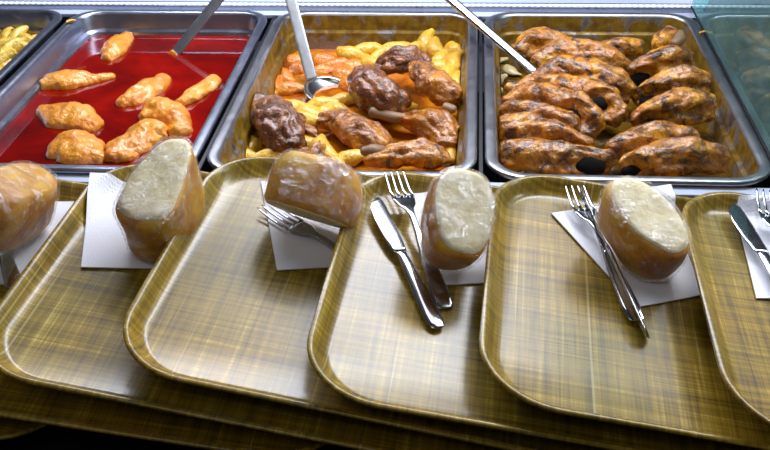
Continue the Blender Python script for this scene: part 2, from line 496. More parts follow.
def make_tray_mesh():
    loops = [(0, -.0030), (0, -.0010), (.0010, 0), (.0035, 0), (.0052, -.0008), (.0085, -.0052), (.0125, -.0108), (.0165, -.0142), (.0210, -.0155)]
    k = len(loops)
    loops += [(.0210, -.0180), (.0155, -.0166), (.0112, -.0128), (.0072, -.0072), (.0040, -.0038)]
    bm, rings, band = shell_from_loops(TW, TD, TRD, loops, n=12)
    band(rings[-1], rings[0])
    a, b = rings[k-1], rings[k]
    sa, sb = set(a), set(b)
    for f in [f for f in bm.faces if any(v in sa for v in f.verts) and any(v in sb for v in f.verts)]: bm.faces.remove(f)
    bm.faces.new(a); bm.faces.new(list(reversed(b)))
    return bm
for key, (x, y, z, ti, pi, ya), lab in TR:
    R3 = (Matrix.Rotation(ya, 3, 'Z') @ Matrix.Rotation(ti, 3, 'Y') @ Matrix.Rotation(pi, 3, 'X'))
    FR[key] = (R3, V((x, y, z)))
    o = obj('serving_tray', make_tray_mesh(), m_tray)
    o.matrix_world = Matrix.Translation((x, y, z)) @ R3.to_4x4()
    tag(o, lab, 'tray', 'shingled woven serving trays')
def tn(k): return FR[k][0] @ V((0, 0, 1))
def theight(k, p):
    """distance of p above the tray floor"""
    return (V(p)-FR[k][1]).dot(tn(k)) + .0155

WALL = [(-.01, .0155), (0, .0155), (.0035, .0155), (.0052, .0147), (.0085, .0103), (.0125, .0047), (.0165, .0013), (.0210, 0), (9, 0)]
def surface(k, p, pull=0.0):
    """height of the tray's upper surface above its floor at p, seen from the tray's own axes"""
    q = FR[k][0].transposed() @ (V(p)-FR[k][1])
    cx = min(max(q.x, TRD), TW-TRD); cy = min(max(q.y, TRD), TD-TRD)
    if cx == q.x or cy == q.y: ins = min(q.x, TW-q.x, q.y, TD-q.y)
    else: ins = TRD-math.hypot(q.x-cx, q.y-cy)
    ins -= pull
    for (a, ha), (b, hb) in zip(WALL, WALL[1:]):
        if ins <= b: return ha+(hb-ha)*max(0, (ins-a))/(b-a)
    return 0
# ------------------------------------------------------------------ napkins
def napkin(k, c, h, label):
    """c: corners rear-left, rear-right, front-right, front-left; h: their heights above the tray floor"""
    n = tn(k); N = 34
    bm = bmesh.new()
    tl, tr, br, bl = [V(p) for p in c]
    def pt(u, v, dz):
        p = tl.lerp(tr, u).lerp(bl.lerp(br, u), v)
        hh = theight(k, p)
        rear = (h[0]*(1-u)+h[1]*u); front = h[3]*(1-u)+h[2]*u
        tgt = max(.0006, surface(k, p, .004)+.0010)
        w = .0005*noise.noise(V((u*2.5, v*2.5, len(label))))
        return p+n*(tgt-hh+dz+max(w, -.0002))
    top = [[bm.verts.new(pt(i/N, j/N, .0016)) for i in range(N+1)] for j in range(N+1)]
    bot = [[bm.verts.new(pt(i/N, j/N, .0004)) for i in range(N+1)] for j in range(N+1)]
    for j in range(N):
        for i in range(N):
            bm.faces.new((top[j][i], top[j+1][i], top[j+1][i+1], top[j][i+1]))
            bm.faces.new((bot[j][i], bot[j][i+1], bot[j+1][i+1], bot[j+1][i]))
    for g in ((0, None), (N, None), (None, 0), (None, N)):
        for i in range(N):
            if g[0] is not None: q = (top[g[0]][i], top[g[0]][i+1], bot[g[0]][i+1], bot[g[0]][i])
            else: q = (top[i][g[1]], top[i+1][g[1]], bot[i+1][g[1]], bot[i][g[1]])
            bm.faces.new(q)
    o = obj('paper_napkin', bm, m_paper, loc=bl, origin=bl, smooth=False)
    return tag(o, label, 'napkin', 'folded white napkins on the trays')
napkin('O', [(-0.2397,-0.0846,0.0077), (-0.1179,-0.0591,-0.0087), (-0.0772,-0.1984,-0.0204), (-0.1938,-0.2189,-0.0045)], (.003, .003, .001, .001), 'white paper napkin under the half-visible bread at the far left')
napkin('A', [(-0.0904,-0.0619,0.0321), (-0.0072,-0.0434,0.0119), (0.0319,-0.1806,-0.0085), (-0.0572,-0.1976,0.0031)], (.0180, .007, .001, .001), 'white paper napkin under the tall white-topped bread')
napkin('B', [(0.0945,-0.0470,0.0190), (0.1922,-0.0302,0.0063), (0.2205,-0.1624,-0.0101), (0.1363,-0.1890,-0.0000)], (.004, .004, .001, .001), 'white paper napkin under the rounded brown roll and fork')
napkin('C', [(0.2529,-0.0583,0.0131), (0.3398,-0.0350,0.0026), (0.3491,-0.1845,-0.0101), (0.2955,-0.2006,-0.0037)], (.004, .004, .001, .001), 'white paper napkin behind the upright cut bread')
napkin('D', [(0.4067,-0.0834,0.0065), (0.5387,-0.0216,0.0096), (0.5442,-0.1861,-0.0171), (0.4784,-0.2170,-0.0101)], (.001, .0185, .001, .001), 'white paper napkin tilted under half a loaf with knife and fork')
napkin('E', [(0.5973,-0.0626,0.0085), (0.6923,-0.0388,-0.0037), (0.6566,-0.1974,-0.0089), (0.5849,-0.2118,0.0005)], (.004, .004, .001, .001), 'white paper napkin on the rightmost tray')

# ------------------------------------------------------------------ bread
def bread(k, centre, n, u, w, h, t, label, seed, name='bread_chunk', power=.85, wrap=.0022, rest=.0034, back=.55, soft=1.2, taper=0.0, slope=0.0):
    """cut face (w x h) with normal n and long axis u; body t deep behind it; dropped onto the tray of key k"""
    n = V(n).normalized(); u = V(u); u = (u-n*u.dot(n)).normalized(); s = u.cross(n)
    M3 = Matrix((s, u, n)).transposed()
    off = V((seed*5.1, seed, seed*2.3))
    def ring(sc, zz, grow=0.0, wr=0.0):
        out = []
        for i in range(36):
            th = 2*math.pi*i/36; c, q = math.cos(th), math.sin(th)
            a = (w/2*sc+grow); b = (h/2*sc+grow)
            p = V((a*math.copysign(abs(c)**power, c), b*math.copysign(abs(q)**power, q), zz))
            wt = max(0, 1+zz/t); p.x *= 1-taper*p.y/h*wt; p.z += slope*p.y*wt
            d = .0045*noise.fractal(p*22+off, 1, 2, 2)
            if wr: d += wr*(noise.noise(V((p.x*60, p.y*60, zz*160))+off)+.6*noise.noise(p*190+off))
            rr = V((p.x, p.y, 0)).normalized()
            out.append(p+rr*d)
        return out
    prof = [(.93, -.0005), (.985, -.004), (1.0, -.010)]
    for j in range(1, 8):
        a = j/7*math.pi/2
        prof.append((1.0-(1-back)*(1-math.cos(a))**soft if j < 7 else back, -.010-(t-.010)*math.sin(a)))
    prof += [(back*.62, -t*1.03), (back*.25, -t*1.045)]
    def build(pf, grow, wr, close_face):
        bm = bmesh.new(); rings = [[bm.verts.new(M3 @ p) for p in ring(sc, zz, grow, wr)] for sc, zz in pf]
        for a, b in zip(rings, rings[1:]):
            for i in range(36): bm.faces.new((a[i], a[(i+1) % 36], b[(i+1) % 36], b[i]))
        for r in (rings[0], rings[-1]):
            c = bm.verts.new(sum((v.co for v in r), V())/36)
            for i in range(36): bm.faces.new((r[i], r[(i+1) % 36], c))
        return bm
    body = build(prof, 0, 0, True)
    fp = [(.92, -.0012), (.915, .0004), (.80, .0012), (.6, .0016), (.4, .0014), (.2, .0016), (.06, .0014)]
    crumb = build(fp, 0, 0, True)
    wp = [(.10, .0040), (.4, .0044), (.7, .0042), (.88, .0036)]+[(sc, zz+.001 if zz > -.02 else zz-.0016) for sc, zz in prof]
    film = build(wp, wrap, .0016, True)
    # drop: lowest film vertex touches the napkin
    c = V(centre); tnv = tn(k)
    lowest = min(theight(k, c+v.co) for v in film.verts)
    c = c + V((0, 0, 1))*(rest-lowest)/tnv.z
    root = empty(name, c, label, 'bread', 'film-wrapped breads on the trays')
    obj('crust', body, m_crust, root)
    obj('crumb_face', crumb, m_crumb, root)['label'] = 'pale cut face of the bread'
    f = obj('plastic_wrap', film, m_film, root); f['label'] = 'clear crinkled plastic wrap'
    return root
bread('O', (-0.1589,-0.1579,0.0223), (-.55, -.15, -.85), (.42, 1, 0), .066, .132, .062, 'brown film-wrapped bread cut off by the left edge', 1, 'bread_roll', back=.66, power=.75)
bread('A', (0.0150,-0.1399,0.0620), (0, -.06, 1), (.22, 1, 0), .061, .104, .068, 'tall film-wrapped bread with white top on the napkin before the red sauce', 2, back=.86, power=.72, soft=2.6, taper=.45, slope=.34)
bread('B', (0.1601,-0.1381,0.0296), (-.28, -.62, -.73), (1, -.1, 0), .080, .094, .056, 'rounded brown film-wrapped roll lying over a fork', 3, 'bread_roll', back=.66, power=.75, rest=.0045)
bread('C', (0.3171,-0.1763,0.0392), (.34, -.50, .80), (-.12, 1, .3), .062, .096, .054, 'upright film-wrapped bread with cut face beside the knife and fork', 4, back=.80, rest=.0042)
bread('D', (0.4911,-0.1597,0.0357), (.22, -.34, .91), (-.72, .9, 0), .058, .100, .050, 'film-wrapped half loaf with cut face on the tilted napkin', 5, back=.78, rest=.0042)

# ------------------------------------------------------------------ cutlery
def fork(k, a, b, label, roll=0):
    a, b = V(a), V(b); L = (b-a).length
    n = tn(k); R3 = frame_rot(a, b, n) @ Matrix.Rotation(roll, 3, 'X')
    root = empty('fork', a, label, 'fork', 'forks on the trays', R3.to_euler())
    s = L/.205
    st = [(0, 0, .0012, .004, .0006), (.002, 0, .0013, .0078, .0011), (.02, 0, .0018, .0092, .0013), (.07, 0, .0032, .0070, .0013), (.105, 0, .005, .0038, .0015), (.125, 0, .0062, .0032, .0015), (.138, 0, .0058, .0048, .0013), (.147, 0, .0040, .0098, .0010), (.158, 0, .0022, .0122, .0009), (.164, 0, .0016, .0124, .0008)]
    obj('handle', loft([(x*s, y, z, w, h) for x, y, z, w, h in st], 12), m_cut, root)
    for i in range(4):
        y = (-.0108+.0072*i)
        tt = [(.1615, y, .0018, .0017, .0008), (.172, y, .0012, .0016, .0008), (.188, y*.97, .0016, .0014, .0008), (.200, y*.95, .0034, .0011, .0007), (.205, y*.94, .0045, .0004, .0004)]
        obj('tine', loft([(x*s, yy, z, w, h) for x, yy, z, w, h in tt], 8), m_cut, root)
    return root
def knife(k, a, b, label, roll=0):
    a, b = V(a), V(b); L = (b-a).length
    R3 = frame_rot(a, b, tn(k)) @ Matrix.Rotation(roll, 3, 'X')
    root = empty('table_knife', a, label, 'knife', 'table knives on the trays', R3.to_euler())
    s = L/.205
    hs = [(0, 0, .003, .0030, .0008), (.002, 0, .003, .0062, .0014), (.008, 0, .003, .0084, .0018), (.02, 0, .003, .0090, .0021), (.05, 0, .003, .0080, .0024), (.09, 0, .003, .0066, .0026), (.105, 0, .003, .0060, .0026), (.110, 0, .003, .0056, .0024), (.113, 0, .003, .0066, .0018)]
    bs = [(.112, 0, .003, .0062, .0011), (.118, .0006, .003, .0080, .0009), (.14, .0012, .003, .0092, .0008), (.17, .0016, .003, .0096, .0007), (.188, .0008, .003, .0086, .0007), (.198, -.0012, .003, .0060, .0006), (.204, -.0030, .003, .0026, .0005), (.205, -.0036, .003, .0008, .0003)]
    obj('handle', loft([(x*s, y, z, w, h) for x, y, z, w, h in hs], 20, .95), m_cut, root)
    obj('blade', loft([(x*s, y, z, w, h) for x, y, z, w, h in bs], 16, .95), m_cut, root)
    return root
fork('B', (0.2827,-0.2130,-0.0199), (0.1066,-0.0951,0.0143), 'fork half hidden under the rounded brown roll')
knife('C', (0.2960,-0.2636,-0.0073), (0.2221,-0.0843,0.0194), 'table knife lying left of a fork on the tray with upright cut bread')
fork('C', (0.3023,-0.2337,-0.0065), (0.2390,-0.0419,0.0281), 'fork leaning between a knife and the upright cut bread')
fork('D', (0.4753,-0.2394,-0.0089), (0.4313,-0.0472,0.0184), 'fork under a crossing knife left of the half loaf')
knife('D', (0.4787,-0.2639,-0.0071), (0.4342,-0.0556,0.0246), 'table knife turned on edge across a fork left of the half loaf', 1.0)
knife('E', (0.6182,-0.2506,0.0016), (0.5900,-0.0728,0.0147), 'table knife on the napkin at the right edge')
fork('E', (0.6123,-0.2506,-0.0031), (0.6286,-0.0513,0.0183), 'fork at the right edge with tines up against the tray rim')
knife('O', (-0.1180,-0.2196,-0.0122), (-0.1902,-0.1038,0.0030), 'table knife handle sticking out under the bread at the left edge')

# ------------------------------------------------------------------ serving tools in the pans
def bar(name, a, b, w, h, m, parent, org, n=V((0, -.3, 1)), bend=0):
    a, b = V(a), V(b); L = (b-a).length; R3 = frame_rot(a, b, n)
    bm = loft([(0, 0, 0, w*.7, h), (.003, 0, 0, w, h), (L*.3, 0, bend, w, h), (L*.7, 0, bend, w, h), (L-.003, 0, 0, w, h), (L, 0, 0, w*.6, h)], 12, .5)
    bmesh.ops.transform(bm, matrix=Matrix.Translation(a) @ R3.to_4x4(), verts=bm.verts)
    return obj(name, bm, m, parent, origin=org)
# ladle in the red sauce
p0, p1 = V((-0.1454,0.4267,-0.0400)), V((-0.0700,0.4600,0.0406))
t = empty('ladle', p0, 'flat steel ladle handle standing in the red sauce', 'ladle')
dr = (p1-p0)
bar('handle', p0-dr*.04, p1+dr*.7, .0085, .0016, m_tool, t, p0, V((.2, -.6, 1)))
bar('sauce_coat', p0-dr*.02, p0+dr*.085, .0091, .0022, m_potor, t, p0, V((.2, -.6, 1)))['label'] = 'orange sauce clinging to the handle'
# bowl hidden below the sauce
def bowl(parent, c, r, org, n, depth=.5, m=m_cut_dull):
    n = V(n).normalized(); bm = bmesh.new(); rings = []
    prof = [(math.cos(a)*r, -math.sin(a)*r*depth) for a in [i*math.pi/2/7 for i in range(8)]][:-1]
    prof2 = [(max(x-.0012, .001), z+.0012) for x, z in prof]
    seq = list(reversed(prof2))+prof
    s = n.cross(V((0, 1, 0))).normalized(); u = s.cross(n)
    for x, z in seq:
        rings.append([bm.verts.new(V(c)+s*(x*math.cos(2*math.pi*i/28))+u*(1.12*x*math.sin(2*math.pi*i/28))+n*z) for i in range(28)])
    for a, b in zip(rings, rings[1:]):
        for i in range(28): bm.faces.new((a[i], a[(i+1) % 28], b[(i+1) % 28], b[i]))
    bm.faces.new(rings[0]); bm.faces.new(rings[-1])
    return obj('bowl', bm, m, parent, origin=org)
bowl(t, p0+V((-.006, -.030, -.012)), .030, p0, (0, 0, 1), .4)
# spoon in the potatoes
p0, p1 = V((0.0824,0.3705,-0.0460)), V((0.0460,0.4500,0.0447))
t = empty('serving_spoon', p0, 'steel serving spoon resting in the potatoes and orange broth', 'spoon')
dr = p1-p0
bar('handle', p0-dr*.03, p1+dr*.6, .0088, .0016, m_tool, t, p0, V((0, -.7, 1)))
bowl(t, V((0.1144,0.3329,-0.0510)), .038, p0, (.24, -.06, 1), .36)
# tool in the roast chicken
p0, p1 = V((0.4082,0.3283,-0.0140)), V((0.2858,0.4400,0.0524))
t = empty('serving_fork', p0, 'pale steel tool handle leaning across the roast chicken pan', 'serving tool')
dr = p1-p0
bar('handle', p0-dr*.02, p1+dr*.5, .0068, .0030, m_cut, t, p0, V((0, -.5, 1)))
bar('prong', p0-dr*.20, p0-dr*.018, .0045, .0016, m_cut, t, p0, V((0, -.5, 1)))

# ------------------------------------------------------------------ food
def settle(bm):
    """press a piece of food flat where it touches the pan it lies in"""
    c = sum((v.co for v in bm.verts), V())/len(bm.verts)
    if c.z > 0 or c.y < .0: return
    for x0, w in PANS.values():
        if x0 < c.x < x0+w:
            for v in bm.verts:
                ins = .0192 if v.co.z > -.026 else .0245+.0045*max(0, min(1, (-v.co.z-.03)/.035)); r = .030
                x, y = v.co.x-x0, v.co.y
                x = min(max(x, ins), w-ins); y = min(max(y, ins), PL-ins)
                cx = min(max(x, ins+r), w-ins-r); cy = min(max(y, ins+r), PL-ins-r)
                d = math.hypot(x-cx, y-cy)
                if d > r: x = cx+(x-cx)*r/d; y = cy+(y-cy)*r/d
                v.co.x, v.co.y = x+x0, y
                v.co.z = max(v.co.z, -.0700)
def thing_from(name, bm, m, label, cat, group=None):
    settle(bm)
    lo = V((1e9,)*3); hi = -lo
    for v in bm.verts:
        for i in range(3): lo[i] = min(lo[i], v.co[i]); hi[i] = max(hi[i], v.co[i])
    o = V(((lo.x+hi.x)/2, (lo.y+hi.y)/2, lo.z))
    ob = obj(name, bm, m, loc=o, origin=o)
    return tag(ob, label, cat, group)

# pale chicken pieces in the red sauce
G = 'pale chicken pieces in the red sauce'
def breast(spine, label, seed, **kw):
    kw.setdefault('amp', .004); kw.setdefault('ridge', .0012); kw.setdefault('voxel', .0025)
    spine = [(p, a*1.10, b*1.08) for p, a, b in spine]
    return thing_from('chicken_piece', lumps([spine], seed, **kw), m_breast, label, 'chicken', G)
S = -.036
breast([((-0.2411,0.4071,-0.0360), .010, .008), ((-0.2391,0.4350,-0.0360), .018, .014), ((-0.2398,0.4720,-0.0360), .017, .012), ((-0.2377,0.5020,-0.0360), .008, .007)], 'pale chicken piece with raised tail at the back of the red sauce', 1)
breast([((-0.3024,0.3022,-0.0360), .010, .009), ((-0.2854,0.3132,-0.0360), .022, .014), ((-0.2578,0.3211,-0.0360), .019, .013), ((-0.2331,0.3289,-0.0360), .011, .009), ((-0.2124,0.3402,-0.0360), .004, .005)], 'leaf-shaped pale chicken piece with pointed tip in the red sauce, left', 2)
breast([((-0.1666,0.2461,-0.0360), .010, .009), ((-0.1559,0.2627,-0.0360), .019, .014), ((-0.1432,0.2931,-0.0360), .020, .014), ((-0.1295,0.3282,-0.0360), .013, .010)], 'smooth oval pale chicken piece in the middle of the red sauce', 3)
breast([((-0.0848,0.2519,-0.0360), .010, .008), ((-0.0722,0.2751,-0.0360), .016, .012), ((-0.0602,0.3092,-0.0360), .016, .012), ((-0.0534,0.3303,-0.0360), .010, .008)], 'ragged pale chicken piece against the right wall of the sauce pan', 4, amp=.006)
breast([((-0.2688,0.2176,-0.0360), .012, .009), ((-0.2465,0.2121,-0.0360), .026, .015), ((-0.2156,0.1978,-0.0360), .029, .017), ((-0.1871,0.1807,-0.0360), .018, .011)], 'plump pale chicken piece at left, next above the front-left one', 5)
breast([((-0.2081,0.1121,-0.0360), .020, .014), ((-0.1894,0.1155,-0.0360), .031, .019), ((-0.1605,0.0978,-0.0360), .025, .016), ((-0.1440,0.0880,-0.0360), .012, .010)], 'plump pale chicken piece in the front left of the red sauce', 6)
breast([((-0.1183,0.2101,-0.0360), .017, .014), ((-0.1043,0.2198,-0.0360), .026, .021), ((-0.0820,0.2052,-0.0360), .023, .019), ((-0.0628,0.1704,-0.0360), .014, .012)], 'knobbly pale chicken piece behind the tall white-topped bread', 7, amp=.007)
breast([((-0.1225,0.0940,-0.0360), .018, .013), ((-0.1163,0.1236,-0.0360), .024, .018), ((-0.1058,0.1546,-0.0360), .026, .019), ((-0.0881,0.1638,-0.0360), .018, .014)], 'shredded pale chicken piece left of the tall white-topped bread', 8, amp=.008, amp2=.0025)

# chicken legs with the potatoes
LK = dict(amp2=.0028, freq2=60, ridge=.0036)
GL = 'roast chicken pieces among the potatoes'
def leg(spine, m, label, seed, bone=None, hollow=None, name='chicken_quarter', cat='chicken', grp=GL, extra=(), **kw):
    bm = lumps([spine, *extra], seed, **kw)
    hs = []
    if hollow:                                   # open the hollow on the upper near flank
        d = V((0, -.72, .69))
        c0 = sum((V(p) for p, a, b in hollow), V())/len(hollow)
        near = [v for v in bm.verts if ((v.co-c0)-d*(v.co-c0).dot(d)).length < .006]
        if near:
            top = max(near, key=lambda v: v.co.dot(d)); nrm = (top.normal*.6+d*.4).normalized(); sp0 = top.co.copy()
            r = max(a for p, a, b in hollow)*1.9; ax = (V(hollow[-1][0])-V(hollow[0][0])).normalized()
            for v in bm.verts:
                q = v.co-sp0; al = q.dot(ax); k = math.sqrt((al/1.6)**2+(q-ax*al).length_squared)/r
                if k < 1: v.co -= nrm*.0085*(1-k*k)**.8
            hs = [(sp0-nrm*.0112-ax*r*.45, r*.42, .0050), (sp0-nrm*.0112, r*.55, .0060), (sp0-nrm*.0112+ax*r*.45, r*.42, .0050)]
    settle(bm)
    if not bone and not hollow:
        return thing_from(name, bm, m, label, cat, grp)
    lo = min(v.co.z for v in bm.verts); c = V(spine[len(spine)//2][0]); c.z = lo
    root = empty(name, c, label, cat, grp)
    obj('meat', bm, m, root, origin=c)
    if bone:
        b = organic(bone, seed+50, nseg=12, amp=.001, amp2=.0006)
        obj('bone', b, m_bone, root, origin=c)['label'] = 'greyish bone end'
    if hs:  # near-black lump sunk in the dent, painting the shade of a deeper pit
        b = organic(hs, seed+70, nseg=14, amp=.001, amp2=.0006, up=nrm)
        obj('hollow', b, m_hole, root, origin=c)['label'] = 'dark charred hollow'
    return root
leg([((0.0367,0.2307,-0.0300), .022, .018), ((0.0560,0.2027,-0.0280), .030, .026), ((0.0732,0.1663,-0.0300), .034, .028), ((0.0901,0.1421,-0.0360), .024, .020)], m_dark, 'dark crusted chicken thigh at the left of the potato pan', 11, amp=.008, **LK)
leg([((0.0866,0.1785,-0.0360), .012, .010), ((0.1011,0.1808,-0.0340), .012, .011), ((0.1158,0.1709,-0.0360), .009, .008), ((0.1258,0.1630,-0.0420), .006, .006)], m_leg, 'small chicken wing tip touching the dark thigh at left', 12, name='wing_piece', **LK)
leg([((0.1219,0.2110,-0.0400), .014, .012), ((0.1444,0.2068,-0.0360), .021, .018), ((0.1694,0.1774,-0.0340), .026, .022), ((0.1954,0.1541,-0.0360), .027, .021), ((0.2111,0.1512,-0.0400), .016, .014)], m_leg, 'bent golden brown chicken leg in the middle front of the potato pan', 13, bone=[((0.1907,0.1131,-0.0300), .008, .006), ((0.2021,0.1125,-0.0280), .009, .007), ((0.2128,0.1192,-0.0300), .006, .005)], **LK)
leg([((0.1660,0.3157,-0.0220), .020, .020), ((0.1811,0.2802,-0.0180), .029, .028), ((0.2002,0.2526,-0.0200), .031, .029), ((0.2226,0.2448,-0.0280), .022, .020)], m_dark, 'big purplish dark chicken thigh in the centre of the heap', 14, amp=.006, **LK)
leg([((0.1925,0.3424,-0.0180), .016, .014), ((0.2112,0.3460,-0.0100), .024, .019), ((0.2357,0.3491,-0.0080), .024, .018), ((0.2589,0.3472,-0.0100), .014, .012)], m_dark, 'dark brown chicken piece on top at the back of the heap', 15, amp=.006, **LK)
leg([((0.2398,0.3278,-0.0080), .012, .012), ((0.2558,0.2936,-0.0080), .020, .018), ((0.2762,0.2677,-0.0140), .026, .021), ((0.2932,0.2533,-0.0220), .022, .018)], m_leg, 'golden chicken leg sloping down to the right wall of the potato pan', 16, **LK, amp=.006, bone=[((0.2890,0.2087,-0.0140), .007, .006), ((0.2970,0.2071,-0.0160), .008, .006)])
leg([((0.2188,0.2212,-0.0360), .010, .010), ((0.2385,0.2089,-0.0340), .014, .013), ((0.2603,0.1997,-0.0320), .027, .021), ((0.2795,0.1830,-0.0320), .031, .024), ((0.2882,0.1574,-0.0360), .024, .019)], m_leg, 'chicken leg with bare bone knuckle pointing left', 17, bone=[((0.1916,0.2233,-0.0300), .009, .008), ((0.1999,0.2216,-0.0320), .008, .007), ((0.2164,0.2171,-0.0340), .009, .008), ((0.2330,0.2117,-0.0340), .009, .008)], **LK)
leg([((0.1951,0.1030,-0.0400), .010, .009), ((0.2203,0.1034,-0.0340), .018, .015), ((0.2475,0.1074,-0.0300), .023, .017), ((0.2750,0.1044,-0.0320), .022, .016), ((0.2923,0.1082,-0.0380), .012, .010)], m_gold, 'flat golden chicken piece at the very front of the potato pan', 18, **LK)
leg([((0.1132,0.0861,-0.0380), .014, .012), ((0.1253,0.0998,-0.0340), .020, .015), ((0.1335,0.1301,-0.0360), .014, .012)], m_gold, 'speckled golden piece of chicken skin just behind the rounded roll', 19, **LK)

# potato wedges
def wedge(c, L, w, h, ang, tilt, m, label, grp, seed, name='potato_wedge'):
    c = V(c); d = V((math.cos(ang)*math.cos(tilt), math.sin(ang)*math.cos(tilt), math.sin(tilt)))
    s = d.cross(V((0, 0, 1))).normalized()*.16*L
    sp = [(c-d*L*.46+s*.6, w*.45, h*.45), (c-d*L*.2-s*.3, w*.95, h*.95), (c+d*L*.15-s*.5, w, h), (c+d*L*.46+s*.5, w*.4, h*.4)]
    bm = organic(sp, seed, nseg=16, sub=4, amp=.0022, freq=50, amp2=.0006)
    for v in bm.verts:                       # flat cut sides
        q = v.co-c; y = q.dot(s.normalized()); zz = q.z
        v.co.z -= .35*h*max(0, abs(y)/w-.25)
    return thing_from(name, bm, m, label, 'potato', grp)
rnd = random.Random(7)
GY = 'yellow potato wedges at the back right of the potato pan'
for i, (c, L, a, tl) in enumerate([
  ((0.1356,0.4492,-0.0400), .050, 2.9, .1), ((0.1574,0.4520,-0.0360), .052, .3, .1), ((0.1891,0.4465,-0.0400), .056, .5, .1), ((0.2070,0.4572,-0.0360), .06, .15, .0), ((0.1692,0.4242,-0.0440), .045, 2.4, .1),
  ((0.2533,0.4678,-0.0300), .052, 1.5, .5), ((0.2696,0.4480,-0.0300), .048, 1.9, .3), ((0.2799,0.4141,-0.0320), .052, .9, .2), ((0.2984,0.3966,-0.0340), .058, 1.45, .3), ((0.2888,0.3689,-0.0380), .05, 1.1, .2),
  ((0.3053,0.3526,-0.0400), .05, 1.6, .1), ((0.2759,0.4025,-0.0400), .045, 2.2, .2), ((0.3046,0.3157,-0.0420), .05, 1.3, .1), ((0.2353,0.4538,-0.0360), .045, .7, .2), ((0.2969,0.4745,-0.0440), .045, 2.0, .1)]):
    wedge(c, L, .0135, .011, a, tl, m_pot, 'yellow potato wedge behind and right of the heaped dark chicken', GY, 100+i)
GO = 'orange stained potato pieces around the serving spoon'
for i, (c, L, a) in enumerate([((0.0237,0.4238,-0.0520), .042, 1.2), ((0.0415,0.4397,-0.0520), .045, .2), ((0.0412,0.3865,-0.0520), .045, 2.0), ((0.0582,0.4139,-0.0540), .04, .6), ((0.0321,0.3529,-0.0500), .045, 1.7),
  ((0.0528,0.3367,-0.0520), .045, .3), ((0.0924,0.4489,-0.0520), .055, 2.8), ((0.1155,0.4284,-0.0530), .05, .2), ((0.1316,0.3986,-0.0530), .05, 2.6), ((0.0930,0.4096,-0.0550), .04, .4), ((0.1452,0.3605,-0.0520), .045, 2.4), ((0.1438,0.4268,-0.0520), .05, 2.9)]):
    wedge(c, L, .0150, .011, a, .05, m_potor, 'orange stained potato piece in the broth around the serving spoon', GO, 140+i)
GF = 'yellow potato pieces between the chicken legs'
for i, (c, L, a) in enumerate([((0.0807,0.2682,-0.0460), .055, 2.7), ((0.1023,0.2489,-0.0440), .06, 2.5), ((0.0932,0.2341,-0.0460), .05, 2.9), ((0.1105,0.2871,-0.0500), .045, .2), ((0.1233,0.2578,-0.0480), .05, .8), ((0.1380,0.2978,-0.0500), .04, .3),
  ((0.1393,0.2646,-0.0480), .045, 2.5), ((0.0270,0.1605,-0.0500), .045, .3), ((0.0282,0.1358,-0.0500), .045, 2.8), ((0.0368,0.1507,-0.0520), .05, 1.0), ((0.1370,0.1329,-0.0360), .06, 2.0), ((0.1448,0.1202,-0.0420), .045, 2.2), ((0.2237,0.2632,-0.0460), .05, .4),
  ((0.1724,0.1233,-0.0460), .045, .4), ((0.3013,0.1494,-0.0460), .05, 1.3), ((0.3056,0.1978,-0.0480), .05, 1.6), ((0.1007,0.1529,-0.0460), .05, .6), ((0.0624,0.1290,-0.0500), .045, .4), ((0.0814,0.1324,-0.0500), .045, 2.6), ((0.0194,0.2926,-0.0540), .04, 1.3)]):
    wedge(c, L, .0135, .010, a, .05, m_pot, 'yellow potato piece between the chicken legs at the front of the pan', GF, 170+i)

# potato strips in the far left pan
GS = 'yellow potato strips in the far left pan'
k = 0
for (px, py, pz) in [(-0.4607,0.5248,-0.0380), (-0.4481,0.5290,-0.0360), (-0.4354,0.5331,-0.0340), (-0.4186,0.5250,-0.0360), (-0.4070,0.5270,-0.0420), (-0.4345,0.4837,-0.0320), (-0.4160,0.4783,-0.0280), (-0.3999,0.4750,-0.0300), (-0.3938,0.4872,-0.0400),
                     (-0.4327,0.4588,-0.0340), (-0.4065,0.4363,-0.0280), (-0.3942,0.4374,-0.0300), (-0.3918,0.4576,-0.0400), (-0.4092,0.4175,-0.0320), (-0.3954,0.4145,-0.0340), (-0.3946,0.4303,-0.0440), (-0.4020,0.3860,-0.0320), (-0.3934,0.3886,-0.0380), (-0.4662,0.4924,-0.0340), (-0.4340,0.4290,-0.0320), (-0.4163,0.3818,-0.0320), (-0.4018,0.3625,-0.0400), (-0.4643,0.4581,-0.0340), (-0.4419,0.4015,-0.0340), (-0.4146,0.3486,-0.0340)]:
    k += 1
    wedge((px, py, pz), .042+.012*rnd.random(), .0105, .009, rnd.uniform(0, 3.1), rnd.uniform(-.1, .4), m_strip, 'yellow potato strip heaped in the far left pan', GS, 220+k, 'potato_strip')

